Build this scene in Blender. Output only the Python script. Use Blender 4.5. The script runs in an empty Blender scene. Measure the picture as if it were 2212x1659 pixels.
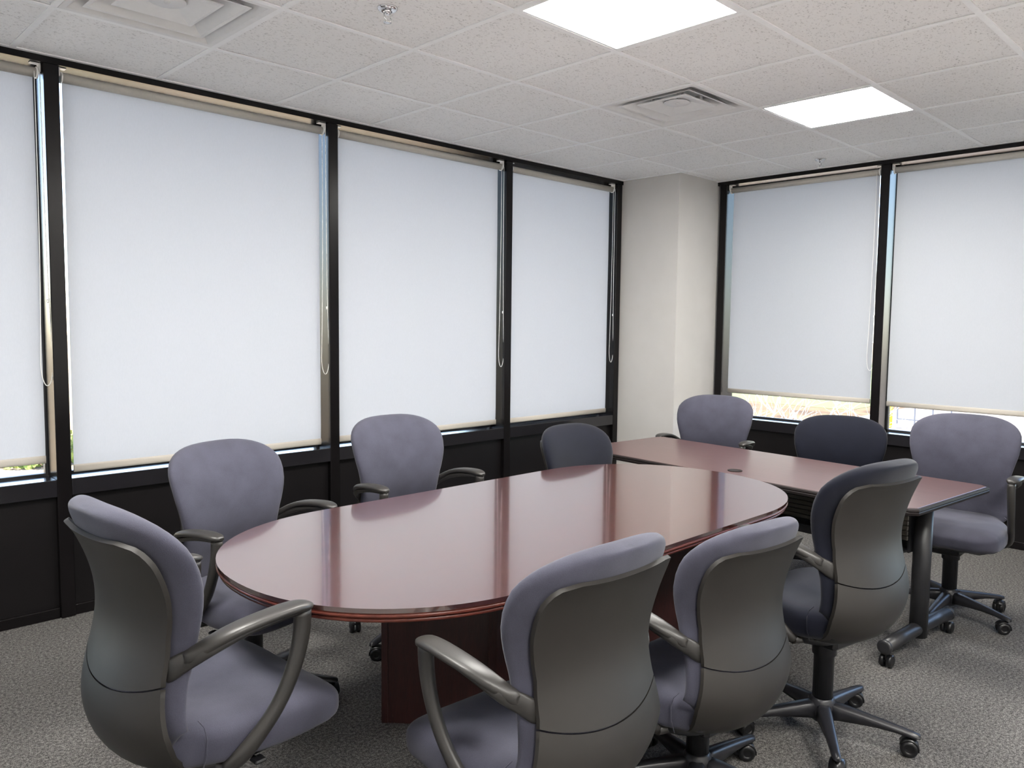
import bpy, math, random
import numpy as np
from mathutils import Matrix, Vector

random.seed(7)
scene = bpy.context.scene
COL = scene.collection

# ------------------------------------------------------------------ camera
cam_d = bpy.data.cameras.new('camera')
cam = bpy.data.objects.new('camera', cam_d)
COL.objects.link(cam)
cam_d.sensor_width = 36.0
cam_d.sensor_fit = 'HORIZONTAL'
cam_d.lens = 1696.45 / 2212 * 36.0
cam_d.clip_start = 0.05
cam_d.clip_end = 800
RX, RY, RZ = (0.71469, -0.69935, 0.01116), (-0.04577, -0.06269, -0.99698), (0.69794, 0.71202, -0.07682)
cam.matrix_world = Matrix(((RX[0], -RY[0], -RZ[0], -1.49546),
                           (RX[1], -RY[1], -RZ[1], -3.38106),
                           (RX[2], -RY[2], -RZ[2], 1.39682),
                           (0, 0, 0, 1)))
scene.camera = cam

# ------------------------------------------------------------------ world, sun, exposure
world = bpy.data.worlds.new('World')
scene.world = world
world.use_nodes = True
wn = world.node_tree.nodes
sky = wn.new('ShaderNodeTexSky')
sky.sky_type = 'NISHITA'
sky.sun_disc = False
sky.sun_elevation = math.radians(56)
sky.sun_rotation = math.radians(-35)
sky.altitude = 200
sky.air_density = 1.0
sky.dust_density = 0.6
world.node_tree.links.new(sky.outputs['Color'], wn['Background'].inputs['Color'])
wn['Background'].inputs['Strength'].default_value = 1.1

sun_d = bpy.data.lights.new('sun', 'SUN')
sun_d.energy = 33.0
sun_d.angle = math.radians(0.6)
sun_d.color = (1.0, 0.94, 0.85)
sun = bpy.data.objects.new('sun', sun_d)
COL.objects.link(sun)
sun.rotation_euler = Vector((-0.37, 0.42, 0.90)).to_track_quat('Z', 'Y').to_euler()
sun.location = (-6, 8, 12)

LAMP_STRENGTH = 50.0
scene.view_settings.view_transform = 'Standard'
scene.view_settings.look = 'None'
scene.view_settings.exposure = 0.55
scene.view_settings.gamma = 1.0
scene.view_settings.use_curve_mapping = False


# ------------------------------------------------------------------ material helpers
def lin(r, g, b):
    return tuple((c / 255 / 12.92) if c / 255 <= .04045 else (((c / 255) + .055) / 1.055) ** 2.4 for c in (r, g, b)) + (1,)


class NT:
    def __init__(self, name):
        self.m = bpy.data.materials.new(name)
        self.m.use_nodes = True
        self.t = self.m.node_tree
        self.n = self.t.nodes
        self.b = self.n['Principled BSDF']
        self.out = self.n['Material Output']

    def new(self, kind, **kw):
        nd = self.n.new(kind)
        for k, v in kw.items():
            setattr(nd, k, v)
        return nd

    def link(self, a, b):
        self.t.links.new(a, b)

    def coord(self, sc=(1, 1, 1)):
        tc = self.new('ShaderNodeTexCoord')
        mp = self.new('ShaderNodeMapping')
        mp.inputs['Scale'].default_value = sc
        self.link(tc.outputs['Object'], mp.inputs['Vector'])
        return mp.outputs['Vector']

    def noise(self, scale, detail=2, rough=.5, sc=(1, 1, 1)):
        nz = self.new('ShaderNodeTexNoise')
        nz.inputs['Scale'].default_value = scale
        nz.inputs['Detail'].default_value = detail
        nz.inputs['Roughness'].default_value = rough
        self.link(self.coord(sc), nz.inputs['Vector'])
        return nz.outputs['Fac']

    def ramp(self, fac, stops):
        r = self.new('ShaderNodeValToRGB')
        el = r.color_ramp.elements
        while len(el) < len(stops):
            el.new(0.5)
        for e, (p, c) in zip(el, stops):
            e.position = p
            e.color = c
        self.link(fac, r.inputs['Fac'])
        return r.outputs['Color']

    def bump(self, h, strength=.3, dist=.002):
        bp = self.new('ShaderNodeBump')
        bp.inputs['Strength'].default_value = strength
        bp.inputs['Distance'].default_value = dist
        self.link(h, bp.inputs['Height'])
        self.link(bp.outputs['Normal'], self.b.inputs['Normal'])

    def set(self, **kw):
        names = dict(color='Base Color', rough='Roughness', metal='Metallic', spec='Specular IOR Level', ior='IOR',
                     coat='Coat Weight', coat_rough='Coat Roughness', coat_ior='Coat IOR', sheen='Sheen Weight',
                     sheen_rough='Sheen Roughness')
        for k, v in kw.items():
            self.b.inputs[names[k]].default_value = v
        return self


M = {}


def plain(name, col, rough=.5, var=.06, scale=30, **kw):
    t = NT(name)
    t.set(rough=rough, **kw)
    f = t.noise(scale, 3)
    lo = tuple(c * (1 - var) for c in col[:3]) + (1,)
    hi = tuple(min(1, c * (1 + var)) for c in col[:3]) + (1,)
    t.link(t.ramp(f, [(.3, lo), (.7, hi)]), t.b.inputs['Base Color'])
    M[name] = t.m
    return t


# carpet
t = NT('carpet'); t.set(rough=.95, spec=.15)
a = t.noise(95, 3, .75)
b2 = t.noise(300, 2, .6)
mx = t.new('ShaderNodeMath', operation='ADD'); t.link(a, mx.inputs[0]); t.link(b2, mx.inputs[1])
mh = t.new('ShaderNodeMath', operation='MULTIPLY'); t.link(mx.outputs[0], mh.inputs[0]); mh.inputs[1].default_value = .5
t.link(t.ramp(mh.outputs[0], [(.38, (.030, .028, .027, 1)), (.48, (.084, .080, .077, 1)), (.60, (.24, .23, .218, 1))]), t.b.inputs['Base Color'])
t.bump(mh.outputs[0], .8, .006); M['carpet'] = t.m

# ceiling tile
t = NT('ceiling_tile'); t.set(rough=.92, spec=.2)
a = t.noise(75, 4, .75, (1, 1.5, 1))
t.link(t.ramp(a, [(.34, (.52, .505, .49, 1)), (.43, (.885, .872, .86, 1)), (1, (.91, .897, .885, 1))]), t.b.inputs['Base Color'])
t.bump(a, .35, .004); M['ceiling_tile'] = t.m

plain('grid_white', (.93, .925, .92, 1), .45, .02)
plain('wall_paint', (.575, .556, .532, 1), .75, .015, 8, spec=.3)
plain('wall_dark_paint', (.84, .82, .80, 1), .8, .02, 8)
plain('vent_white', (.78, .77, .76, 1), .45, .02)
plain('vent_shadow', (.06, .06, .055, 1), .8, .05)

# bronze frame
t = plain('bronze', lin(17, 15, 16), .26, .10, 12, spec=.22)
t = plain('bronze_panel', lin(16, 14, 15), .42, .14, 6, spec=.25)
plain('bronze_sill', lin(30, 29, 32), .16, .08, 12, spec=.75)
plain('gasket', (.01, .01, .011, 1), .5, .05)

# glass pane: clear, with a Fresnel reflection
t = NT('pane_glass')
tr = t.new('ShaderNodeBsdfTransparent'); tr.inputs['Color'].default_value = (.92, .92, .925, 1)
gl = t.new('ShaderNodeBsdfGlossy'); gl.inputs['Roughness'].default_value = .02
fr = t.new('ShaderNodeFresnel'); fr.inputs['IOR'].default_value = 1.5
ms = t.new('ShaderNodeMixShader')
t.link(fr.outputs[0], ms.inputs[0]); t.link(tr.outputs[0], ms.inputs[1]); t.link(gl.outputs[0], ms.inputs[2])
t.link(ms.outputs[0], t.out.inputs['Surface']); t.n.remove(t.b); M['pane_glass'] = t.m


# blind fabric: diffuse + translucent weave
def fabric(name, refl, trans, fac):
    t = NT(name)
    w = t.noise(260, 2, .5, (1, 1, .25))
    cd = t.ramp(w, [(.3, tuple(c * .97 for c in refl[:3]) + (1,)), (.7, refl)])
    ct = t.ramp(w, [(.3, tuple(c * .975 for c in trans[:3]) + (1,)), (.7, trans)])
    d = t.new('ShaderNodeBsdfDiffuse'); tl = t.new('ShaderNodeBsdfTranslucent')
    t.link(cd, d.inputs['Color']); t.link(ct, tl.inputs['Color'])
    ms = t.new('ShaderNodeMixShader'); ms.inputs[0].default_value = fac
    t.link(d.outputs[0], ms.inputs[1]); t.link(tl.outputs[0], ms.inputs[2])
    t.link(ms.outputs[0], t.out.inputs['Surface']); t.n.remove(t.b); M[name] = t.m


fabric('blind_fabric', (.42, .43, .445, 1), (.80, .80, .83, 1), .136)
plain('blind_roll', lin(186, 182, 174), .7, .03, 60)
fabric('hem_fabric', (.58, .54, .48, 1), (.74, .66, .55, 1), .08)
plain('white_plastic', (.82, .81, .79, 1), .35, .02)
plain('chain_white', (.80, .79, .76, 1), .4, .02)


# table wood
def wood(name, dark, light, sc, rough, ior, coat, coat_rough, cior):
    t = NT(name)
    g = t.noise(3.0, 5, .6, sc)
    fine = t.noise(24.0, 3, .6, sc)
    ad = t.new('ShaderNodeMath', operation='ADD'); t.link(g, ad.inputs[0]); t.link(fine, ad.inputs[1])
    hf = t.new('ShaderNodeMath', operation='MULTIPLY'); t.link(ad.outputs[0], hf.inputs[0]); hf.inputs[1].default_value = .5
    t.link(t.ramp(hf.outputs[0], [(.36, dark), (.64, light)]), t.b.inputs['Base Color'])
    wear = t.noise(5.0, 5, .65)
    rr = t.new('ShaderNodeMapRange')
    rr.inputs['To Min'].default_value = coat_rough * .6
    rr.inputs['To Max'].default_value = coat_rough * 1.7
    t.link(wear, rr.inputs['Value'])
    t.link(rr.outputs[0], t.b.inputs['Coat Roughness'])
    t.set(rough=rough, ior=ior, coat=coat, coat_ior=cior)
    M[name] = t.m
    return t


wood('mahogany', (.036, .006, .004, 1), (.075, .014, .009, 1), (1.0, 14, 14), .20, 2.4, 1.0, .06, 2.9)
wood('mahogany_edge', (.06, .012, .008, 1), (.14, .032, .02, 1), (3, 3, 14), .42, 1.4, .25, .2, 1.45)
wood('mahogany_base', (.022, .006, .006, 1), (.045, .012, .011, 1), (14, 14, 1.2), .40, 1.45, .3, .2, 1.5)
wood('laminate', (.060, .027, .026, 1), (.088, .042, .040, 1), (14, 1, 14), .32, 1.5, .35, .18, 1.55)
plain('edge_black', (.016, .013, .013, 1), .55, .1, spec=.12)
plain('tube_black', (.018, .018, .020, 1), .38, .1, 40)
plain('trough_metal', (.075, .068, .055, 1), .36, .15, 8, spec=.6)


# chair materials
def cloth(name, base, scale=1):
    t = NT(name)
    a = t.noise(520, 2, .6)
    b = t.noise(9, 3, .5)
    ad = t.new('ShaderNodeMath', operation='MULTIPLY_ADD'); t.link(a, ad.inputs[0]); ad.inputs[1].default_value = .6; t.link(b, ad.inputs[2])
    lo = tuple(c * .80 for c in base[:3]) + (1,); hi = tuple(c * 1.14 for c in base[:3]) + (1,)
    t.link(t.ramp(ad.outputs[0], [(.55, lo), (1.0, hi)]), t.b.inputs['Base Color'])
    t.set(rough=.9, spec=.15, sheen=.12, sheen_rough=.5)
    t.bump(a, .25, .0015)
    M[name] = t.m


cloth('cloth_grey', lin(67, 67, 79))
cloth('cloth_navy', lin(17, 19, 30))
plain('shell_grey', lin(36, 33, 30), .52, .05, 14)
t = plain('arm_grey', lin(44, 42, 40), .42, .05, 20, spec=.55)
plain('chair_black', lin(30, 30, 33), .40, .08, 30)
plain('base_grey', lin(34, 34, 38), .34, .06, 30)
plain('wheel_black', lin(20, 20, 22), .30, .1, 30)
t = NT('chrome'); t.set(color=(.75, .75, .76, 1), metal=1.0, rough=.18)
f = t.noise(40); rr = t.new('ShaderNodeMapRange'); rr.inputs['To Min'].default_value = .1; rr.inputs['To Max'].default_value = .26
t.link(f, rr.inputs['Value']); t.link(rr.outputs[0], t.b.inputs['Roughness']); M['chrome'] = t.m

# light diffuser
t = NT('light_diffuser')
em = t.new('ShaderNodeEmission'); em.inputs['Color'].default_value = (1.0, .975, .925, 1); em.inputs['Strength'].default_value = LAMP_STRENGTH
t.link(em.outputs[0], t.out.inputs['Surface']); t.n.remove(t.b); M['light_diffuser'] = t.m

# outdoors
t = NT('dry_ground'); t.set(rough=.95, spec=.1)
a = t.noise(.35, 5, .6); 
t.link(t.ramp(a, [(.38, lin(104, 88, 70)), (.52, lin(126, 109, 88)), (.66, lin(100, 100, 66))]), t.b.inputs['Base Color']); M['dry_ground'] = t.m
plain('pale_concrete', lin(104, 94, 86), .9, .05, 2)
t = NT('field_soil'); t.set(rough=.95, spec=.1)
a = t.noise(.5, 5, .65)
t.link(t.ramp(a, [(.36, lin(58, 46, 36)), (.52, lin(88, 74, 56)), (.66, lin(72, 66, 46))]), t.b.inputs['Base Color']); M['field_soil'] = t.m
plain('pale_apron', lin(232, 228, 220), .9, .05, 2)
plain('lawn', lin(68, 76, 34), .95, .2, 1.2)
plain('bark_pale', lin(205, 198, 192), .9, .12, 9)
plain('leaf_yellow', lin(120, 128, 48), .8, .3, 6)
plain('yellow_paint', lin(236, 214, 60), .6, .05)
plain('rail_dark', lin(70, 74, 82), .6, .05)


# ------------------------------------------------------------------ mesh helpers
class MB:
    def __init__(self):
        self.v = []; self.f = []; self.sm = []

    def add(self, verts, faces, smooth=False):
        o = len(self.v)
        self.v += [tuple(map(float, p)) for p in verts]
        self.f += [tuple(i + o for i in fc) for fc in faces]
        self.sm += [smooth] * len(faces)
        return self

    def box(self, x0, x1, y0, y1, z0, z1, bev=0.0):
        if x1 < x0: x0, x1 = x1, x0
        if y1 < y0: y0, y1 = y1, y0
        if z1 < z0: z0, z1 = z1, z0
        if bev <= 0:
            v = [(x, y, z) for z in (z0, z1) for y in (y0, y1) for x in (x0, x1)]
            return self.add(v, [(0, 2, 3, 1), (4, 5, 7, 6), (0, 1, 5, 4), (1, 3, 7, 5), (3, 2, 6, 7), (2, 0, 4, 6)])
        b = min(bev, (x1 - x0) / 2.1, (y1 - y0) / 2.1, (z1 - z0) / 2.1)
        rings = []
        for (zz, ins) in ((z0, b), (z0 + b, 0), (z1 - b, 0), (z1, b)):
            X0, X1, Y0, Y1 = x0 + ins, x1 - ins, y0 + ins, y1 - ins
            c = b * (1 if ins == 0 else .4)
            rings.append([(X0 + c, Y0, zz), (X1 - c, Y0, zz), (X1, Y0 + c, zz), (X1, Y1 - c, zz), (X1 - c, Y1, zz), (X0 + c, Y1, zz), (X0, Y1 - c, zz), (X0, Y0 + c, zz)])
        return self.loft(rings, smooth=False)

    def loft(self, rings, cap=True, smooth=True, closed=True):
        n = len(rings[0]); v = [p for r in rings for p in r]; f = []
        for i in range(len(rings) - 1):
            for j in range(n if closed else n - 1):
                k = (j + 1) % n
                f.append((i * n + j, i * n + k, (i + 1) * n + k, (i + 1) * n + j))
        self.add(v, f, smooth)
        if cap:
            o = len(self.v) - len(v)
            L = (len(rings) - 1) * n
            self.f.append(tuple(o + j for j in reversed(range(n)))); self.sm.append(False)
            self.f.append(tuple(o + L + j for j in range(n))); self.sm.append(False)
        return self

    def lathe(self, prof, seg=20, c=(0, 0, 0), smooth=True, axis='z'):
        rings = []
        for (r, h) in prof:
            ring = []
            for k in range(seg):
                a = 2 * math.pi * k / seg
                p = (r * math.cos(a), r * math.sin(a), h)
                if axis == 'x': p = (h, p[0], p[1])
                if axis == 'y': p = (p[1], h, p[0])
                ring.append((p[0] + c[0], p[1] + c[1], p[2] + c[2]))
            rings.append(ring)
        return self.loft(rings, True, smooth)

    def tube(self, pts, r, seg=8, smooth=True, up=(0, 0, 1)):
        pts = [Vector(p) for p in pts]
        rs = r if isinstance(r, (list, tuple)) else [r] * len(pts)
        rings = []
        for i, p in enumerate(pts):
            d = (pts[min(i + 1, len(pts) - 1)] - pts[max(i - 1, 0)]).normalized()
            u = Vector(up)
            if abs(d.dot(u)) > .95: u = Vector((1, 0, 0))
            s = d.cross(u).normalized(); w = s.cross(d).normalized()
            R = rs[i] if isinstance(rs[i], (tuple, list)) else (rs[i], rs[i])
            rings.append([p + s * (R[0] * math.cos(2 * math.pi * k / seg)) + w * (R[1] * math.sin(2 * math.pi * k / seg)) for k in range(seg)])
        return self.loft(rings, True, smooth)

    def build(self, name, mat, parent=None, loc=None):
        me = bpy.data.meshes.new(name)
        me.from_pydata(self.v, [], self.f)
        me.polygons.foreach_set('use_smooth', self.sm)
        me.update()
        import bmesh
        bm = bmesh.new(); bm.from_mesh(me); bmesh.ops.recalc_face_normals(bm, faces=bm.faces); bm.to_mesh(me); bm.free()
        me.materials.append(M[mat])
        o = bpy.data.objects.new(name, me)
        COL.objects.link(o)
        if parent: o.parent = parent
        if loc: o.location = loc
        return o


def empty(name, loc=(0, 0, 0), rz=0):
    o = bpy.data.objects.new(name, None)
    o.empty_display_size = .1
    o.location = loc; o.rotation_euler = (0, 0, rz)
    COL.objects.link(o)
    return o


def tag(o, label=None, cat=None, group=None, kind=None):
    if label: o['label'] = label
    if cat: o['category'] = cat
    if group: o['group'] = group
    if kind: o['kind'] = kind
    return o


def inst(src, parent, loc, rz=0):
    o = src.copy(); COL.objects.link(o); o.parent = parent; o.location = loc; o.rotation_euler = (0, 0, rz)
    return o


def spline(xs, ys, q):
    xs = np.array(xs, float); ys = np.array(ys, float); n = len(xs); h = np.diff(xs)
    A = np.zeros((n, n)); r = np.zeros(n); A[0, 0] = A[-1, -1] = 1
    for i in range(1, n - 1):
        A[i, i - 1] = h[i - 1]; A[i, i] = 2 * (h[i - 1] + h[i]); A[i, i + 1] = h[i]
        r[i] = 6 * ((ys[i + 1] - ys[i]) / h[i] - (ys[i] - ys[i - 1]) / h[i - 1])
    m = np.linalg.solve(A, r); q = np.asarray(q, float)
    i = np.clip(np.searchsorted(xs, q, side='right') - 1, 0, n - 2)
    d = q - xs[i]
    b = (ys[i + 1] - ys[i]) / h[i] - h[i] * (2 * m[i] + m[i + 1]) / 6
    return ys[i] + b * d + m[i] / 2 * d ** 2 + (m[i + 1] - m[i]) / (6 * h[i]) * d ** 3


# ------------------------------------------------------------------ the room
T = 0.6096
CZ = 2.555                      # ceiling height
YL, XR = 0.626, 4.222           # inner faces of the two window walls
X0, Y0 = -3.36, -5.2            # walls behind the camera
DEP = .155                      # depth of the window reveals
SILL, HEAD = .655, 2.526
CX, CY = 3.675, .090            # outer corner of the white column

fl = MB().box(X0 - .1, XR + .25, Y0 - .1, YL + .25, -.12, 0).build('floor', 'carpet'); tag(fl, 'grey speckled loop-pile carpet floor', kind='structure')
wb = MB().box(X0 - .1, XR + .25, Y0 - .12, Y0, 0, CZ + .3).build('wall_back', 'wall_dark_paint'); tag(wb, 'plain pale painted wall behind the viewpoint', kind='structure')
ws = MB().box(X0 - .12, X0, Y0, YL + .25, 0, CZ + .3).build('wall_side', 'wall_dark_paint'); tag(ws, 'plain pale painted side wall', kind='structure')
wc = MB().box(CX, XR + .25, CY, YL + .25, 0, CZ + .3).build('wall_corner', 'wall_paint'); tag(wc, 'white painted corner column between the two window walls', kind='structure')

# ceiling: deck, exposed grid, lay-in tiles
ceil = MB().box(X0 - .1, XR + .25, Y0 - .1, YL + .25, CZ + .16, CZ + .3).build('ceiling', 'wall_dark_paint'); tag(ceil, 'white suspended tile ceiling with exposed grid', kind='structure')
lights = [(1, 2), (4, 2), (-2, 2), (1, 6), (-2, 6)]  # last three panels are out of view, added to brighten the ceiling
vents = [(-1, 0), (3, 1)]
GW = .012
amin, amax, bmin, bmax = -6, 7, -1, 9
for b in range(0, 9):
    MB().box(X0, XR, -b * T - GW, -b * T + GW, CZ, CZ + .004).build('grid_runner', 'grid_white', ceil)
for a in range(-5, 7):
    MB().box(a * T - GW, a * T + GW, Y0, YL, CZ + .0006, CZ + .0046).build('grid_runner', 'grid_white', ceil)
MB().box(X0, XR, YL - .022, YL, CZ - .0004, CZ + .0048).build('wall_angle', 'grid_white', ceil)
MB().box(XR - .022, XR, Y0, YL - .022, CZ - .0004, CZ + .0048).build('wall_angle', 'grid_white', ceil)
tile_cache = {}
for a in range(amin, amax):
    for b in range(bmin, bmax):
        if (a, b) in lights or (a, b) in vents: continue
        xa, xb = max(a * T, X0), min((a + 1) * T, XR)
        ya, yb = max(-(b + 1) * T, Y0), min(-b * T, YL)
        if xb - xa < .03 or yb - ya < .03: continue
        key = (round(xb - xa, 3), round(yb - ya, 3))
        hx, hy = (xb - xa) / 2 - .004, (yb - ya) / 2 - .004
        if key not in tile_cache:
            tile_cache[key] = MB().box(-hx, hx, -hy, hy, .0052, .02).build('ceiling_tile', 'ceiling_tile', ceil)
            o = tile_cache[key]
        else:
            o = tile_cache[key].copy(); COL.objects.link(o); o.parent = ceil
        o.location = ((xa + xb) / 2, (ya + yb) / 2, CZ)

# light panels
LABL = {(1, 2): 'large glowing square ceiling light panel above the oval table', (4, 2): 'glowing square ceiling light panel near the shorter window wall and the corner column',
        (-2, 2): 'glowing ceiling light panel near the side wall, on the window side', (1, 6): 'glowing ceiling light panel toward the back wall, middle of its row',
        (-2, 6): 'glowing ceiling light panel in the corner of the two plain walls'}
lp = None
for ab in lights:
    root = empty('ceiling_light', ((ab[0] + .5) * T, -(ab[1] + .5) * T, CZ))
    tag(root, LABL[ab], 'ceiling light', 'square light panels in the ceiling grid')
    if lp is None:
        h = T / 2 - GW - .001; g = MB()
        for s in (-1, 1):
            g.box(s * h, s * (h - .012), -h, h, .001, .07); g.box(-h + .012, h - .012, s * h, s * (h - .012), .001, .07)
        g.box(-h + .012, h - .012, -h + .012, h - .012, .06, .07)
        f1 = g.build('light_frame', 'grid_white', root)
        f2 = MB().box(-h + .012, h - .012, -h + .012, h - .012, .008, .012).build('diffuser', 'light_diffuser', root)
        lp = (f1, f2)
    else:
        for s_ in lp: inst(s_, root, (0, 0, 0))


# air diffusers
def frust(g, w0, z0, w1, z1, th=.003):
    """thin square funnel wall from half-width w0 at z0 to w1 at z1"""
    def sq(w, z): return [(-w, -w, z), (w, -w, z), (w, w, z), (-w, w, z)]
    g.loft([sq(w0, z0), sq(w1, z1), sq(w1 - th, z1 + th), sq(w0 - th * 1.5, z0 + th * .4), sq(w0, z0)], cap=False, smooth=False)


vsrc = None
VL = {(-1, 0): 'white square ceiling air vent beside the long window wall', (3, 1): 'white square ceiling air vent between the light panels and the corner column'}
for ab in vents:
    root = empty('ceiling_vent', ((ab[0] + .5) * T, -(ab[1] + .5) * T, CZ))
    tag(root, VL[ab], 'air vent', 'square ceiling air vents')
    if vsrc is None:
        h = T / 2 - GW - .001
        g = MB()
        for s in (-1, 1):
            g.box(s * h, s * (h - .018), -h, h, .0, .006); g.box(-h + .018, h - .018, s * h, s * (h - .018), .0, .006)
        frust(g, h - .018, .0, .17, .095)
        frust(g, h - .002, .007, .172, .105)
        fr_ = g.build('vent_frame', 'vent_white', root)
        g = MB(); prof = [(.165, .095), (.150, .095), (.150, .14), (.165, .14)]
        seg = 28
        g.lathe([(.150, .090), (.150, .155), (.156, .155), (.156, .090), (.150, .090)], seg)
        duct = g.build('duct_collar', 'vent_white', root)
        dk = MB().lathe([(.155, .150), (.155, .158)], 28).build('duct_dark', 'vent_shadow', root)
        g = MB(); frust(g, .215, .006, .140, .062); frust(g, .226, .004, .212, .006)
        l1 = g.build('louver', 'vent_white', root)
        g = MB()
        sq = lambda w, z: [(-w, -w, z), (w, -w, z), (w, w, z), (-w, w, z)]
        g.loft([sq(.150, .012), sq(.138, .010), sq(.05, .036)], cap=False, smooth=False)
        g.loft([sq(.150, .012), sq(.150, .016), sq(.05, .042)], cap=False, smooth=False)
        g.lathe([(.07, .028), (.066, .024), (.001, .0235)], 24)
        g.lathe([(.011, .0235), (.010, .020), (.001, .0195)], 12)
        l2 = g.build('centre_plate', 'vent_white', root)
        vsrc = [fr_, duct, dk, l1, l2]
        for sx in (-1, 1):
            for sy in (-1, 1):
                vsrc.append(MB().box(sx * .09 - .012, sx * .09 + .012, sy * .09 - .002, sy * .09 + .002, .028, .09).build('louver_clip', 'vent_white', root))
        vsrc.append(MB().tube([(0, 0, .03), (0, 0, .15)], .003, 6).build('centre_rod', 'vent_white', root))
    else:
        for s_ in vsrc: inst(s_, root, (0, 0, 0))

# sprinklers
ssrc = None
for (x, y), lab in (((.273, -.894), 'chrome fire sprinkler head hanging beside the air vent by the long window wall'), ((3.914, -.897), 'small chrome fire sprinkler head close to the shorter window wall')):
    root = empty('sprinkler', (x, y, CZ)); tag(root, lab, 'sprinkler', 'ceiling sprinkler heads')
    if ssrc is None:
        p1 = MB().lathe([(.0385, .0048), (.0385, .001), (.033, -.004), (.028, -.006), (.024, -.003), (.018, .003)], 28).build('escutcheon', 'chrome', root)
        g = MB().lathe([(.013, .004), (.013, -.012), (.009, -.014), (.006, -.02)], 14)
        for s in (-1, 1):
            g.tube([(s * .010, 0, -.010), (s * .015, 0, -.02), (s * .013, 0, -.034), (s * .003, 0, -.044)], .0028, 6)
        g.lathe([(.004, -.042), (.004, -.047)], 8)
        p2 = g.build('sprinkler_body', 'chrome', root)
        g = MB().lathe([(.0155, -.0465), (.0155, -.049), (.006, -.0495)], 16)
        p3 = g.build('deflector', 'chrome', root)
        ssrc = (p1, p2, p3)
    else:
        for s_ in ssrc: inst(s_, root, (0, 0, 0))

# ------------------------------------------------------------------ window walls
MW = .031   # half width of a mullion


def window_wall(name, label, to, mulls, ends, first):
    """to(u, d, z): wall coordinate u along the wall, d depth outwards. mulls: mullion centres; ends: outer limits."""
    def bx(g, u0, u1, d0, d1, z0, z1, bev=0):
        p, q = to(u0, d0), to(u1, d1)
        g.box(p[0], q[0], p[1], q[1], z0, z1, bev)
        return g
    g = MB(); bx(g, ends[0], ends[1], 0, DEP, HEAD, CZ)
    bx(g, ends[0], ends[1], .004, DEP, CZ, CZ + .3)
    root = g.build(name, 'bronze'); tag(root, label, kind='structure')
    for m in mulls:
        g = MB(); bx(g, m - MW, m + MW, 0, DEP + .03, 0, HEAD, .003); g.build('mullion', 'bronze', root)
    for i in range(len(mulls) - 1):
        u0, u1 = mulls[i] + MW, mulls[i + 1] - MW
        g = MB(); bx(g, u0, u1, 0, DEP, .575, SILL, .003); g.build('sill_rail', 'bronze_sill', root)
        g = MB(); bx(g, u0, u1, .032, .06, .05, .575); g.build('spandrel_panel', 'bronze_panel', root)
        g = MB(); bx(g, u0, u1, .012, .06, 0, .05, .003); g.build('base_rail', 'bronze', root)
        # the window itself
        g = MB()
        for (a0, a1) in ((u0, u0 + .012), (u1 - .012, u1)):
            bx(g, a0, a1, DEP - .012, DEP + .02, SILL, HEAD)
        bx(g, u0 + .012, u1 - .012, DEP - .012, DEP + .02, SILL, SILL + .012)
        bx(g, u0 + .012, u1 - .012, DEP - .012, DEP + .02, HEAD - .012, HEAD)
        w = g.build('window_%d' % (first + i), 'gasket'); tag(w, kind='structure')
        g = MB(); bx(g, u0 + .010, u1 - .010, DEP + .002, DEP + .008, SILL + .010, HEAD - .010); g.build('pane', 'pane_glass', w)
    return root


toL = lambda u, d: (u, YL + d)
toR = lambda u, d: (XR + d, u)
mL = [-3.33, -1.895, -.459, .978, 2.390, 3.632]
mR = [.036, -1.2235, -2.483, -3.742, -5.001]
window_wall('wall_left', 'dark bronze window wall with tall blinded bays, long side', toL, mL, (X0, CX), 1)
window_wall('wall_right', 'dark bronze window wall with tall blinded bays, short side', toR, mR, (CY, Y0), 6)


# ------------------------------------------------------------------ roller blinds
def chain_pts(x0, x1, zt, zb, bulge):
    pts = []
    for k in range(17):
        t_ = k / 16
        z = zt + (zb + .10 - zt) * t_
        pts.append((x0 - bulge * t_ ** 3, z))
    r = (abs(x1 - x0) / 2 + bulge)
    cx = (x0 + x1) / 2
    for k in range(1, 12):
        a = math.pi * k / 12
        pts.append((cx - r * math.cos(a), zb + .10 - .10 * math.sin(a)))
    for k in range(17):
        t_ = 1 - k / 16
        z = zt + (zb + .10 - zt) * t_
        pts.append((x1 + bulge * t_ ** 3, z))
    return pts


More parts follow.
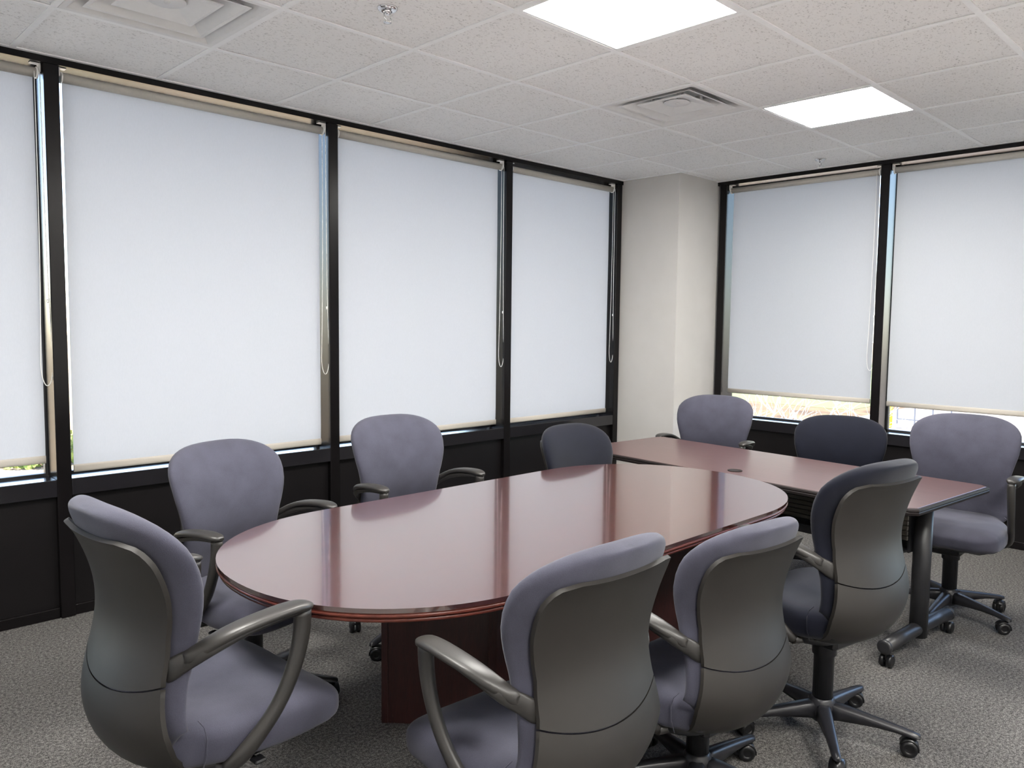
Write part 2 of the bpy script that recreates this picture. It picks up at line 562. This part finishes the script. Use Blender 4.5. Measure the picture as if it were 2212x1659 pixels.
def blind(to, u0, u1, zbot, label, chain_hi, chain_z=1.09, flip=False):
    """u0<u1 clear opening; chain at the high-u side when chain_hi"""
    mid = to((u0 + u1) / 2, .045)
    root = empty('roller_blind', (mid[0], mid[1], HEAD)); tag(root, label, 'roller blind', 'white roller blinds lowered in the window bays')
    L = lambda u, d, z: (to(u, d)[0] - mid[0], to(u, d)[1] - mid[1], z - HEAD)
    ax = 'x' if to is toL else 'y'
    s0, s1 = u0 + .014, u1 - .014
    rz = 2.484
    c = L(0, .042, rz)
    g = MB()
    a_, b_ = (s0 - mid[0], s1 - mid[0]) if ax == 'x' else (s0 - mid[1], s1 - mid[1])
    cc = (0, c[1], c[2]) if ax == 'x' else (c[0], 0, c[2])
    g.lathe([(.0215, a_ + .008), (.0215, b_ - .008)], 20, cc, axis=ax)
    g.build('fabric_roll', 'blind_roll', root)
    for (p, q) in ((a_, a_ + .007), (b_ - .007, b_)):
        g = MB(); g.lathe([(.017, p - .001), (.0255, p), (.0255, q), (.0235, q + .001)], 18, cc, axis=ax)
        g.build('end_cap', 'white_plastic', root)
    for (p, q) in ((s0 - .010, s0 - .003), (s1 + .003, s1 + .010)):
        g = MB(); A, B = L(p, .022, HEAD - .040), L(q, .062, HEAD - .001)
        g.box(A[0], B[0], A[1], B[1], A[2], B[2], .002)
        inw = .034 if p < s0 else -.034
        A, B = L(p, .026, HEAD - .0045), L(p + inw, .058, HEAD - .001)
        g.box(A[0], B[0], A[1], B[1], A[2], B[2], .001)
        g.build('bracket', 'white_plastic', root)
    # fabric drop (behind the roll) with a slightly loose bottom
    f0, f1 = s0 + .012, s1 - .014
    rows = [rz + (zbot + .034 - rz) * q for q in (0, .05, .15, .3, .45, .6, .8, .95, 1)]
    front, back = [], []
    n = 9
    for i, z in enumerate(rows):
        for j in range(n):
            u = f0 + (f1 - f0) * j / (n - 1)
            w = .0012 * math.sin(3.1 * j + 1.7 * i)
            front.append(L(u, .062 + w, z)); back.append(L(u, .0626 + w, z))
    g = MB(); fs = []
    for i in range(len(rows) - 1):
        for j in range(n - 1):
            fs.append((i * n + j, i * n + j + 1, (i + 1) * n + j + 1, (i + 1) * n + j))
    g.add(front, fs, True)
    g.build('shade_cloth', 'blind_fabric', root)
    # hem: cloth pocket and the bar inside it
    g = MB()
    prof = [(.0575, zbot + .036), (.0560, zbot + .026), (.0555, zbot + .012), (.0575, zbot + .002), (.062, zbot), (.0665, zbot + .002), (.0685, zbot + .012), (.068, zbot + .026), (.0665, zbot + .036)]
    g.loft([[L(u, d, z) for d, z in prof] for u in (f0, f1)], True, True)
    hem = g.build('hem_pocket', 'hem_fabric', root)
    # chain loop
    if chain_hi is not None and zbot < 2:
        cu = (s1 + .002) if chain_hi else (s0 - .002)
        sg = -1 if chain_hi else 1
        xa, xb = (cu - .020, cu + .002) if chain_hi else (cu - .002, cu + .020)
        g = MB()
        pts = [L(u, .018, z) for u, z in chain_pts(xa, xb, rz, chain_z, .014)]
        g.tube(pts, .0019, 6, up=(0, 1, 0) if ax == 'x' else (1, 0, 0))
        ch = g.build('pull_chain', 'chain_white', root)
        g = MB(); p = L(xb + .0008 if chain_hi else xa, .018, chain_z + .385)
        g.lathe([(.001, -.009), (.0042, -.006), (.0042, .006), (.001, .009)], 8, p)
        g.build('chain_connector', 'chain_white', ch)
    return root


LBL = ['white roller blind, fifth from the white corner column along the long window wall', 'white roller blind stopping a hand above the sill, fourth from the white corner column',
       'widest white roller blind, third from the white corner column on the long window wall', 'white roller blind, second from the white corner column on the long window wall',
       'narrow white roller blind directly beside the white corner column on the long window wall']
ZB = [2.25, .728, .672, .675, .673]  # first blind is out of view, raised to let in extra daylight
for i in range(5):
    blind(toL, mL[i] + MW, mL[i + 1] - MW, ZB[i], LBL[i], True)
RBL = ['bluish white roller blind beside the corner column, bare tree visible below it', 'bluish white roller blind on the short window wall, yellow post visible below it',
       'bluish white roller blind on the short window wall, third from the column', 'bluish white roller blind on the short window wall, fourth from the column']
ZR = [.850, .842, 2.25, 2.25]  # last two are unseen, left raised so more daylight reaches the ceiling
for i in range(4):
    blind(toR, mR[i + 1] + MW, mR[i] - MW, ZR[i], RBL[i], False if i < 4 else None)


# ------------------------------------------------------------------ oval conference table
def racetrack(x0, x1, yc, hw, ea, ins=0, n=22, p=2.15):
    """closed outline with super-elliptic ends of length ea"""
    pts = []
    hw_, ea_ = hw - ins, ea - ins
    xl, xr = x0 + ea, x1 - ea
    for k in range(2 * n + 1):
        a = -math.pi / 2 + math.pi * k / (2 * n)
        ca, sa = math.cos(a), math.sin(a)
        pts.append((xr + ea_ * abs(ca) ** (2 / p), yc + hw_ * math.copysign(abs(sa) ** (2 / p), sa)))
    for k in range(2 * n + 1):
        a = math.pi / 2 + math.pi * k / (2 * n)
        ca, sa = math.cos(a), math.sin(a)
        pts.append((xl - ea_ * abs(ca) ** (2 / p), yc + hw_ * math.copysign(abs(sa) ** (2 / p), sa)))
    return pts


TZ = .738
OX0, OX1, OYC, OHW, OEA = -.632, 1.635, -1.522, .538, .565
ct = empty('conference_table', ((OX0 + OX1) / 2, OYC, 0)); tag(ct, 'long oval glossy mahogany conference table with reeded edge', 'table')
off = Vector(((OX0 + OX1) / 2, OYC, 0))


def ring(ins, z): return [(x - off.x, y - off.y, z) for x, y in racetrack(OX0, OX1, OYC, OHW, OEA, ins)]


MB().loft([ring(.012, TZ - .0115), ring(.0008, TZ - .0115), ring(.0, TZ)], True, False).build('tabletop', 'mahogany', ct)
g = MB()
pr = [(.012, TZ - .0125), (.0, TZ - .0125)]
for b in range(2):
    zt = TZ - .0125 - b * .0125
    for k in range(7):
        a = math.pi * k / 6
        pr.append((.006 * b + .005 - .0055 * math.sin(a), zt - .0055 + .0055 * math.cos(a) - .0005))
    pr.append((.006 * b + .010, zt - .0125))
pr += [(.022, TZ - .0385), (.05, TZ - .0385), (.05, TZ - .0125)]
g.loft([ring(i_, z_) for i_, z_ in pr], False, True)
g.build('edge_molding', 'mahogany_edge', ct)
MB().loft([ring(.06, TZ - .036), ring(.06, TZ - .0126)], True, False).build('underside_board', 'mahogany_base', ct)


def pedestal(p, q, th, label=None):
    """slab panel standing from floor to underside, foot print from p to q, thickness th to the far side"""
    p, q = Vector(p), Vector(q); d = (q - p).normalized(); nrm = Vector((-d.y, d.x))
    if nrm.dot(p + nrm - Vector((-1.5, -3.4))) < nrm.dot(p - Vector((-1.5, -3.4))): nrm = -nrm
    g = MB()

    def slab(a, b, n0, n1, z0, z1):
        c = [p + d * a + nrm * n0, p + d * b + nrm * n0, p + d * b + nrm * n1, p + d * a + nrm * n1]
        g.loft([[(v.x - off.x, v.y - off.y, z) for v in c] for z in (z0, z1)], True, False)
    L = (q - p).length
    slab(0, L, 0, th, 0, TZ - .036)
    slab(-.002, .02, -.004, th + .004, 0.0, TZ - .037)
    slab(L - .03, L + .002, -.004, th + .004, 0.0, TZ - .037)
    return g.build('pedestal', 'mahogany_base', ct)


pedestal((.045, -1.180), (.315, -1.495), .10)
pedestal((.93, -1.44), (1.21, -1.765), .10)
MB().box(.25 - off.x, .86 - off.x, -.02, .02, .12, TZ - .04).build('stretcher_panel', 'mahogany_base', ct)

# ------------------------------------------------------------------ rectangular training table
RTZ = .712
rt = empty('training_table', (2.09, -1.475, 0), math.radians(-5.0)); tag(rt, 'rectangular brown laminate table on black wheeled T-legs behind the oval table', 'table')
RW, RL, CH = .372, .93, .028


def rrect(ins, z):
    a, b, c = RW - ins, RL - ins, CH
    return [(-a + c, -b, z), (a - c, -b, z), (a, -b + c, z), (a, b - c, z), (a - c, b, z), (-a + c, b, z), (-a, b - c, z), (-a, -b + c, z)]


MB().loft([rrect(.010, RTZ - .012), rrect(.010, RTZ - .0015), rrect(.012, RTZ)], True, False).build('tabletop', 'laminate', rt)
MB().loft([rrect(.0105, RTZ - .001), rrect(.002, RTZ - .003), rrect(0, RTZ - .010), rrect(.003, RTZ - .014), rrect(0, RTZ - .018), rrect(.002, RTZ - .027), rrect(.010, RTZ - .030), rrect(.02, RTZ - .030), rrect(.02, RTZ - .0125), rrect(.0105, RTZ - .0125)], False, False).build('edge_band', 'edge_black', rt)
MB().loft([rrect(.025, RTZ - .029), rrect(.025, RTZ - .0122)], True, False).build('underside_board', 'edge_black', rt)
g = MB().lathe([(.034, RTZ + .0002), (.034, RTZ + .003), (.030, RTZ + .0036), (.029, RTZ + .0026), (.001, RTZ + .0026)], 28, (-.245, -.04, 0)); g.build('cable_grommet', 'edge_black', rt)


def table_leg(y, X=.085):
    g = MB(); g.tube([(X, y, .060), (X, y, RTZ - .03)], .037, 20)
    lg = g.build('leg', 'tube_black', rt)
    g = MB(); g.tube([(X - .30, y, .088), (X - .16, y, .095), (X, y, .097), (X + .16, y, .095), (X + .30, y, .088)], .029, 16, up=(0, 0, 1))
    for s in (-1, 1): g.lathe([(.0292, X + s * .300), (.031, X + s * .304), (.031, X + s * .312), (.02, X + s * .316)], 16, (0, y, .088), axis='x')
    g.build('foot_tube', 'tube_black', lg)
    g = MB(); g.box(-.25, .25, y - .03, y + .03, RTZ - .05, RTZ - .03, .004); g.build('top_bracket', 'tube_black', lg)
    for s in (-1, 1):
        g = MB(); g.lathe([(.009, .03), (.009, .075)], 10, (X + s * .29, y, 0))
        for w in (-1, 1): g.lathe([(.012, w * .006 + y), (.027, w * .008 + y), (.027, w * .022 + y), (.018, w * .025 + y)], 18, (X + s * .295 + .012, 0, .027), axis='y')
        g.build('caster', 'wheel_black', lg)


table_leg(-.77); table_leg(.77)
g = MB()
for k in range(7):
    z0 = .478 + k * .022
    g.box(.04, .065 - .004 * (k % 2), -.725, .725, z0, z0 + .0205, .003)
g.box(.066, .074, -.725, .725, .475, .655)
g.build('modesty_panel', 'trough_metal', rt)
g = MB(); g.box(-.02, .08, -.725, .725, .43, .437); g.box(-.027, -.02, -.725, .725, .43, .468); g.box(.074, .082, -.725, .725, .43, .48)
g.build('wire_trough', 'tube_black', rt)
for s in (-1, 1):
    g = MB(); g.box(.045, .085, s * .727 - .004, s * .727 + .004, .425, RTZ - .03); g.build('trough_end', 'tube_black', rt)


# ------------------------------------------------------------------ office chairs
# rear centre line of the shell, from under the seat up to the top: s, y, z, half width, bow of the edges
PS = [0, .07, .125, .175, .22, .265, .31, .37, .44, .52, .60, .66, .75]
PY = [-.020, -.104, -.166, -.205, -.221, -.220, -.209, -.188, -.172, -.181, -.208, -.234, -.272]
PZ = [.292, .300, .328, .374, .425, .470, .515, .575, .645, .725, .802, .855, .936]
PW = [.152, .178, .198, .210, .215, .212, .202, .189, .187, .205, .212, .208, .206]
PB = [.044, .050, .054, .054, .050, .046, .042, .036, .030, .028, .026, .024, .022]
SMAX = .745


def shell_frame(s):
    y, z = spline(PS, PY, s), spline(PS, PZ, s)
    e = 1e-3
    dy, dz = spline(PS, PY, s + e) - spline(PS, PY, s - e), spline(PS, PZ, s + e) - spline(PS, PZ, s - e)
    l = np.hypot(dy, dz)
    return y, z, dz / l, -dy / l, np.interp(s, PS, PW), np.interp(s, PS, PB)   # inward normal (+y / up)


def surf(u, s, offn, wscale=1.0, wadd=0.0):
    y, z, ny, nz, w, b = shell_frame(s)
    w2 = w * wscale + wadd
    d = offn + b * (abs(u) * w2 / .2) ** 2.2
    return (u * w2, y + ny * d, z + nz * d)


def shell_plate(s0, s1, ns, nu, th, corner=None, name='back_shell', lip=0.0, dip=.0):
    S = np.linspace(s0, s1, ns); out, inn = [], []
    for i, s in enumerate(S):
        for j in range(nu):
            u = -1 + 2 * j / (nu - 1)
            k = 1.0
            if corner:
                rem = (s1 - s) / corner
                if rem < 1: k = max(.0, 1 - (1 - max(rem, 0)) ** 2.6) ** (1 / 2.6) if rem > 0 else .0
                k = .66 + .34 * k
            ss = s + (dip * u * u * (1 - (s - s0) / (s1 - s0)) if dip > 0 else -dip * u * u * ((s - s0) / (s1 - s0)))
            ed = 0.0
            if lip: ed = -lip * math.exp(-((s1 - s) / .018) ** 2)
            out.append(surf(u * k, ss, ed)); inn.append(surf(u * k, ss, th + ed))
    n = ns * nu; f = []
    for i in range(ns - 1):
        for j in range(nu - 1):
            a = i * nu + j
            f.append((a, a + 1, a + nu + 1, a + nu)); f.append((n + a, n + a + nu, n + a + nu + 1, n + a + 1))
    g = MB().add(out + inn, f, True)
    P = out + inn
    loop = [j for j in range(nu)] + [i * nu + nu - 1 for i in range(1, ns)] + [(ns - 1) * nu + j for j in range(nu - 2, -1, -1)] + [i * nu for i in range(ns - 2, 0, -1)]
    m = len(loop)
    g.add([P[i] for i in loop] + [P[n + i] for i in loop], [(k, (k + 1) % m, m + (k + 1) % m, m + k) for k in range(m)], True)
    return g


def back_cushion():
    g = MB(); rings = []; N = 40
    st = [(s, 0.0) for s in np.linspace(.115, .525, 22)]
    cap = [(.525, a) for a in np.linspace(0, math.pi / 2 * .985, 14)[1:]]
    for s, a in st + cap:
        capL = .185
        ss = s + capL * math.sin(a) ** .88
        ca = math.cos(a)
        kw = ca ** .74; kt = ca ** .55
        y, z, ny, nz, w, b = shell_frame(min(ss, SMAX))
        if s < .25:   # narrow bottom end
            q = max(0.0, (.25 - s) / .135); kw *= 1 - .25 * q; kt *= 1 - .35 * q
        wadd = np.interp(ss, [.1, .3, .40, .5, .6, .7], [.004, .012, .020, .034, .042, .046])
        th = np.interp(ss, [.1, .25, .4, .55, .7], [.06, .066, .070, .084, .086])
        wc = (w + wadd) * kw
        rng = []
        for k in range(N):
            t_ = 2 * math.pi * k / N
            c, sn = math.cos(t_), math.sin(t_)
            x = wc * math.copysign(abs(c) ** .72, c)
            n_ = th / 2 * kt * math.copysign(abs(sn) ** .85, sn)
            d = .006 + th / 2 + n_ - (1 - kt) * th * .30 + b * (abs(x) / .2) ** 2.2
            rng.append((x, y + ny * d, z + nz * d))
        rings.append(rng)
    g.loft(rings, True, True)
    return g


def seat_cushion():
    g = MB(); rings = []; N = 44
    ys = list(np.linspace(-.135, .225, 20)); caps = [(.225, a) for a in np.linspace(0, math.pi / 2 * .985, 10)[1:]]
    rear = [(-.135, a) for a in np.linspace(math.pi / 2 * .97, 0, 7)[:-1]]
    for y, a in [(r[0], -r[1]) for r in rear] + [(v, 0) for v in ys] + caps:
        if a < 0: yy = y + .035 * math.sin(a); k = math.cos(a) ** .5; kz = math.cos(a) ** .6
        elif a > 0: yy = y + .060 * math.sin(a); k = .30 + .70 * math.cos(a) ** .45; kz = math.cos(a) ** .55
        else: yy = y; k = kz = 1
        w = np.interp(yy, [-.19, -.12, -.04, .06, .15, .30], [.150, .190, .228, .246, .250, .240]) * k
        zt = np.interp(yy, [-.19, -.1, 0, .1, .2, .29], [.452, .446, .443, .446, .443, .412])
        zb = np.interp(yy, [-.19, -.1, .1, .2, .29], [.345, .326, .318, .322, .334])
        zm = zt * .45 + zb * .55 if a == 0 else (zt * .5 + zb * .5)
        hu, hd = (zt - zm) * kz, (zm - zb) * kz
        rng = []
        for j in range(N):
            t_ = 2 * math.pi * j / N; c, sn = math.cos(t_), math.sin(t_)
            x = w * math.copysign(abs(c) ** .55, c)
            hh = hu if sn > 0 else hd
            z = zm + hh * math.copysign(abs(sn) ** .55, sn)
            if sn > 0: z += (.016 * (abs(x) / .24) ** 2 - .010) * min(1, abs(sn) * 1.4) * kz
            rng.append((x, yy, z))
        rings.append(rng)
    g.loft(rings, True, True)
    return g


def curve3(keys, n):
    P = np.array(keys, float); tt = np.linspace(0, 1, len(P)); q = np.linspace(0, 1, n)
    return np.stack([spline(tt, P[:, i], q) for i in range(P.shape[1])], 1)


def arm_pad(s):
    # x, y, z of the pad top centre, half width, half height
    K = curve3([(.214, -.122, .616, .013, .013), (.236, -.092, .636, .020, .013), (.262, -.030, .664, .027, .011), (.268, .07, .677, .029, .011), (.266, .125, .676, .027, .011), (.262, .160, .670, .021, .010)], 22)
    g = MB(); rings = []; N = 16
    ext = [K[0]] + list(K) + [K[-1]]
    for i, (x, y, z, w, h) in enumerate(K):
        e = 1.0
        if i >= 19: e = [.93, .78, .45][i - 19]
        if i == 0: e = .7
        rings.append([(s * (x + w * e * math.copysign(abs(math.cos(a)) ** .75, math.cos(a))), y, z + h * e * math.copysign(abs(math.sin(a)) ** .75, math.sin(a)) - h) for a in [2 * math.pi * k / N for k in range(N)]])
    return g.loft(rings, True, True)


def arm_strut(s):
    K = curve3([(.262, .136, .652, .017, .022), (.262, .133, .600, .017, .021), (.262, .114, .530, .016, .019), (.258, .078, .455, .015, .018), (.252, .032, .398, .015, .019), (.240, -.008, .355, .016, .020), (.218, -.030, .328, .014, .016)], 26)
    g = MB(); rings = []; N = 14
    for i in range(len(K)):
        x, y, z, w, d = K[i]
        a, b = K[max(i - 1, 0)], K[min(i + 1, len(K) - 1)]
        t_ = Vector((b[0] - a[0], b[1] - a[1], b[2] - a[2])).normalized()
        e1 = Vector((1, 0, 0)); e2 = t_.cross(e1).normalized(); e1 = e2.cross(t_).normalized()
        rings.append([(s * (x + e1.x * w * math.cos(q) + e2.x * d * math.sin(q)), y + e1.y * w * math.cos(q) + e2.y * d * math.sin(q), z + e1.z * w * math.cos(q) + e2.z * d * math.sin(q)) for q in [2 * math.pi * k / N for k in range(N)]])
    g.loft(rings, True, True)
    # under-pad web toward the tip and back joint
    K = curve3([(.262, .146, .652, .014, .012), (.262, .10, .652, .014, .010), (.258, 0, .640, .014, .010), (.244, -.09, .616, .014, .016), (.210, -.118, .594, .013, .024), (.190, -.136, .578, .013, .027), (.168, -.146, .568, .012, .026)], 20)
    rings = []
    for x, y, z, w, h in K:
        rings.append([(s * (x + w * math.cos(q)), y, z + h * math.sin(q)) for q in [2 * math.pi * k / 12 for k in range(12)]])
    g.loft(rings, True, True)
    # bracket below the seat
    g.tube([(s * .218, -.028, .326), (s * .12, -.03, .308), (s * .05, -.02, .302)], .014, 8)
    return g


def seat_pan():
    g = MB(); rings = []
    for z, k in ((.290, .45), (.296, .66), (.308, .78), (.322, .83), (.336, .80)):
        rings.append([(.235 * k * math.copysign(abs(math.cos(a)) ** .6, math.cos(a)), .05 + .205 * k * math.copysign(abs(math.sin(a)) ** .6, math.sin(a)), z + (.012 if math.sin(a) > .5 else 0)) for a in [2 * math.pi * q / 32 for q in range(32)]])
    g.loft(rings, True, True)
    g.box(-.075, .075, -.09, .12, .268, .31, .012)
    g.tube([(-.06, .09, .280), (.06, .09, .280)], .02, 10)
    return g


def base_leg_mesh():
    g = MB(); rings = []
    for r, w, zt, zb in ((.020, .024, .118, .060), (.06, .0225, .114, .066), (.12, .020, .106, .070), (.18, .0175, .097, .072), (.235, .0155, .088, .069), (.275, .0145, .081, .064), (.296, .012, .077, .064), (.304, .006, .073, .066)):
        rings.append([(-w, r, zb), (-w * .96, r, zt - .010), (-w * .62, r, zt), (w * .62, r, zt), (w * .96, r, zt - .010), (w, r, zb), (w * .6, r, zb - .002), (-w * .6, r, zb - .002)])
    return g.loft(rings, True, True)


def caster_mesh():
    g = MB()
    g.lathe([(.0075, .030), (.0075, .068), (.012, .068), (.012, .062)], 10)
    # hood
    rings = []
    for k in range(9):
        a = math.radians(-10 + 165 * k / 8)
        c_, s_ = math.cos(a), math.sin(a)
        rings.append([(-.020, -.014 + .031 * c_, .028 + .031 * s_), (.020, -.014 + .031 * c_, .028 + .031 * s_), (.020, -.014 + .026 * c_, .028 + .026 * s_), (-.020, -.014 + .026 * c_, .028 + .026 * s_)])
    g.loft(rings, True, True)
    for s in (-1, 1):
        g.lathe([(.010, s * .004), (.024, s * .005), (.0275, s * .009), (.0275, s * .018), (.024, s * .023), (.012, s * .025), (.011, s * .022)], 20, (0, -.014, .0275), axis='x')
    return g


src = {}
NAV = {}


def mk(name, g, mat): 
    me_o = g.build(name, mat); COL.objects.unlink(me_o); src[name] = me_o


mk('seat', seat_cushion(), 'cloth_grey')
mk('backrest', back_cushion(), 'cloth_grey')
mk('back_shell', shell_plate(.3095, .655, 22, 25, .011, corner=.14, lip=.004, dip=.045), 'shell_grey')
mk('lower_shell', shell_plate(.0, .306, 20, 25, .011, dip=-.045), 'shell_grey')
mk('seat_pan', seat_pan(), 'chair_black')
mk('arm_l', arm_strut(-1), 'arm_grey'); mk('arm_r', arm_strut(1), 'arm_grey')
mk('pad_l', arm_pad(-1), 'arm_grey'); mk('pad_r', arm_pad(1), 'arm_grey')
mk('hub', MB().lathe([(.020, .045), (.034, .050), (.041, .062), (.044, .100), (.042, .118), (.036, .126), (.034, .13)], 20), 'base_grey')
mk('column', MB().lathe([(.0335, .112), (.0335, .235), (.040, .238), (.0405, .330)], 20), 'chair_black')
mk('base_leg', base_leg_mesh(), 'base_grey')
mk('caster', caster_mesh(), 'wheel_black')
g = MB(); g.tube([(.06, .04, .306), (.16, .045, .308), (.205, .05, .310)], .0045, 8); g.box(.195, .225, .035, .065, .305, .314, .003)
mk('lever', g, 'chair_black')
# thin piping where the seat cover folds round its rear corners
for s, k in ((-1, 'piping_l'), (1, 'piping_r')):
    mk(k, MB().tube([(s * x, y, z) for x, y, z in ((.198, -.085, .449), (.214, -.080, .438), (.220, -.076, .410), (.220, -.078, .375), (.212, -.084, .340))], .0014, 6), 'cloth_grey')
nav_mesh = {}
for k in ('seat', 'backrest', 'piping_l', 'piping_r'):
    m_ = src[k].data.copy(); m_.materials[0] = M['cloth_navy']; nav_mesh[k] = m_


def put(key, name, parent, loc=(0, 0, 0), rz=0, navy=False):
    o = src[key].copy(); o.name = name
    if navy and key in nav_mesh: o.data = nav_mesh[key]
    COL.objects.link(o); o.parent = parent; o.location = loc; o.rotation_euler = (0, 0, rz)
    return o


def chair(x, y, phi, h, base_rot, label, navy=False, group='swivel armchairs around the two tables'):
    rz = math.radians(phi - 90)
    root = empty('office_chair', (x, y, 0), rz)
    tag(root, label, 'chair', group)
    up = (0, 0, h)
    st = put('seat', 'seat', root, up, navy=navy)
    put('piping_l', 'piping', st, (0, 0, 0), navy=navy); put('piping_r', 'piping', st, (0, 0, 0), navy=navy)
    put('backrest', 'backrest', root, up, navy=navy)
    put('back_shell', 'back_shell', root, up)
    put('lower_shell', 'lower_shell', root, up)
    put('seat_pan', 'seat_pan', root, up)
    for s in 'lr':
        ar = put('arm_' + s, 'armrest', root, up)
        put('pad_' + s, 'arm_pad', ar)
    put('lever', 'height_lever', root, up)
    c = put('column', 'gas_column', root)
    c.scale = (1, 1, (.330 + h) / .330)
    c.location = (0, 0, 0)
    put('hub', 'base_hub', root)
    for k in range(5):
        a = math.radians(base_rot + 72 * k) - rz
        lg = put('base_leg', 'base_leg', root, (0, 0, 0), a)
        put('caster', 'caster', lg, (0, .285, 0), random.uniform(-1.2, 1.2))
    return root


CH_ = [
    (-.758, -1.540, 4.0, .084, 40, 'grey armchair at the rounded end of the oval table, its back to the open floor', False),
    (-.206, -.727, -75, .030, 15, 'grey armchair turned at an angle between the window wall and the rounded table end', False),
    (.590, -.650, -89.5, .058, 34, 'grey armchair facing the middle of the oval table from the long window wall', False),
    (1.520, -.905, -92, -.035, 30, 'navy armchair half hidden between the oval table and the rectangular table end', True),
    (-.162, -2.158, 88.5, .016, 5, 'grey armchair, back to the open carpet, farthest from the rectangular table on its side', False),
    (.490, -2.165, 84, -.050, 50, 'low-set grey armchair between a grey and a navy armchair, backs to the open carpet', False),
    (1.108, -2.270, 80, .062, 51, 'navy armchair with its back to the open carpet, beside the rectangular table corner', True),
    (2.79, -.76, 192, .034, 40, 'grey armchair behind the rectangular table, close to the white corner column', False),
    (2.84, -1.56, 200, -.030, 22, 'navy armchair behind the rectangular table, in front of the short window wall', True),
    (2.68, -2.20, 182, .052, 18, 'grey armchair beside the wheeled end of the rectangular table, star base in full view', False),
]
for (x, y, ph, h, br, lab, nv) in CH_:
    chair(x, y, ph, h, br, lab, nv)

# ------------------------------------------------------------------ outdoors
GZ = -3.6
gr = MB().box(-150, 260, -150, 260, GZ - .3, GZ).build('ground_outside', 'dry_ground'); tag(gr, kind='structure')
ap = MB().box(-20, 13, -20, 12, GZ, GZ + .02).build('apron_pavement', 'pale_apron'); tag(ap, 'pale concrete apron around the building', 'pavement', kind='structure')  # out-of-view bright slab, added to throw daylight up onto the ceiling
pv = MB().box(24, 120, -60, 14.2, GZ, GZ + .02).build('parking_pavement', 'pale_concrete'); tag(pv, 'pale concrete pavement outside the short window wall', 'pavement', kind='structure')
df = MB().box(30, 110, 14.2, 90, GZ, GZ + .015).build('dry_field', 'field_soil'); tag(df, 'dry tan field beyond the pavement', 'field', kind='structure')
lw = MB().box(46, 110, 16, 60, GZ, GZ + .03).build('lawn_strip', 'lawn'); tag(lw, 'strip of green lawn beyond the pavement', 'lawn', kind='structure')
tag(MB().lathe([(.11, 0), (.11, 2.0), (.06, 2.06), (.01, 2.08)], 14).build('bollard', 'yellow_paint', None, (39.2, 11.2, GZ)), 'yellow post standing on the pavement outside', 'post')
rr_ = empty('railing', (41.3, 11.3, GZ)); tag(rr_, 'dark open railing with three bays beside the yellow post', 'railing')
for k in range(4):
    MB().box(-.03, .03, -.03 - k * .85 + .3, .03 - k * .85 + .3, 0, 1.25).build('rail_post', 'rail_dark', rr_)
for z in (.25, 1.2):
    MB().box(-.025, .025, -2.25, .3, z, z + .06).build('rail_bar', 'rail_dark', rr_)


def bare_tree(name, loc, h, label, seed, spread=.55):
    rnd = random.Random(seed)
    root = empty(name, loc); tag(root, label, 'tree')
    tk = MB(); br = MB()

    def grow(p, d, L, r, lvl):
        n = 4; pts = [p]; q = p.copy(); dd = d.copy()
        for i in range(n):
            dd = (dd + Vector((rnd.uniform(-.22, .22), rnd.uniform(-.22, .22), rnd.uniform(-.05, .12)))).normalized()
            q = q + dd * (L / n); pts.append(q.copy())
        rs = [r * (1 - .5 * i / n) for i in range(n + 1)]
        (tk if lvl == 0 else br).tube(pts, rs, 6 if lvl < 2 else 4)
        if lvl >= 5 or r < .004: return
        for i in range(rnd.randint(2, 3) + (1 if lvl < 2 else 0)):
            k = rnd.randint(2, n)
            ax = Vector((rnd.uniform(-1, 1), rnd.uniform(-1, 1), rnd.uniform(-.1, .7)))
            nd = (dd * (1 - spread) + ax.normalized() * spread * 1.5).normalized()
            grow(pts[k].copy(), nd, L * rnd.uniform(.6, .82), rs[k] * .68, lvl + 1)
    grow(Vector((0, 0, 0)), Vector((0, 0, 1)), h * .36, h * .018, 0)
    tk.build('trunk', 'bark_pale', root); br.build('branches', 'bark_pale', root)
    return root


bare_tree('bare_tree', (13.6, 3.9, GZ), 6.0, 'bare pale-barked tree seen under the blind of the short window wall', 5)
bare_tree('bare_tree', (15.0, 5.2, GZ), 6.2, 'second bare tree behind the first, outside the short window wall', 11)


def shrub(loc, r, label, seed):
    rnd = random.Random(seed); root = empty('shrub', loc); tag(root, label, 'shrub', 'yellow-green shrubs outside the long window wall')
    g = MB()
    for k in range(900):
        v = Vector((rnd.gauss(0, 1), rnd.gauss(0, 1), rnd.gauss(0, 1))).normalized() * r * rnd.uniform(.6, 1)
        v.z = abs(v.z) * 1.1
        a = Vector((rnd.uniform(-1, 1), rnd.uniform(-1, 1), rnd.uniform(-1, 1))).normalized() * r * .11
        b = a.orthogonal().normalized() * r * .06
        g.add([v - a, v + b, v + a, v - b], [(0, 1, 2, 3)])
    lf = g.build('foliage', 'leaf_yellow', root); lf['kind'] = 'stuff'
    g = MB()
    for k in range(5):
        a = 2 * math.pi * k / 5
        g.tube([(0, 0, 0), (r * .3 * math.cos(a), r * .3 * math.sin(a), r * .5), (r * .55 * math.cos(a), r * .55 * math.sin(a), r * .9)], [r * .05, r * .035, r * .012], 6)
    g.build('stem', 'bark_pale', root)


shrub((5.6, 27.5, GZ), 1.5, 'rounded yellow-green shrub nearest the long window wall', 3)
shrub((9.0, 29.0, GZ), 1.3, 'smaller yellow-green shrub behind the first', 4)
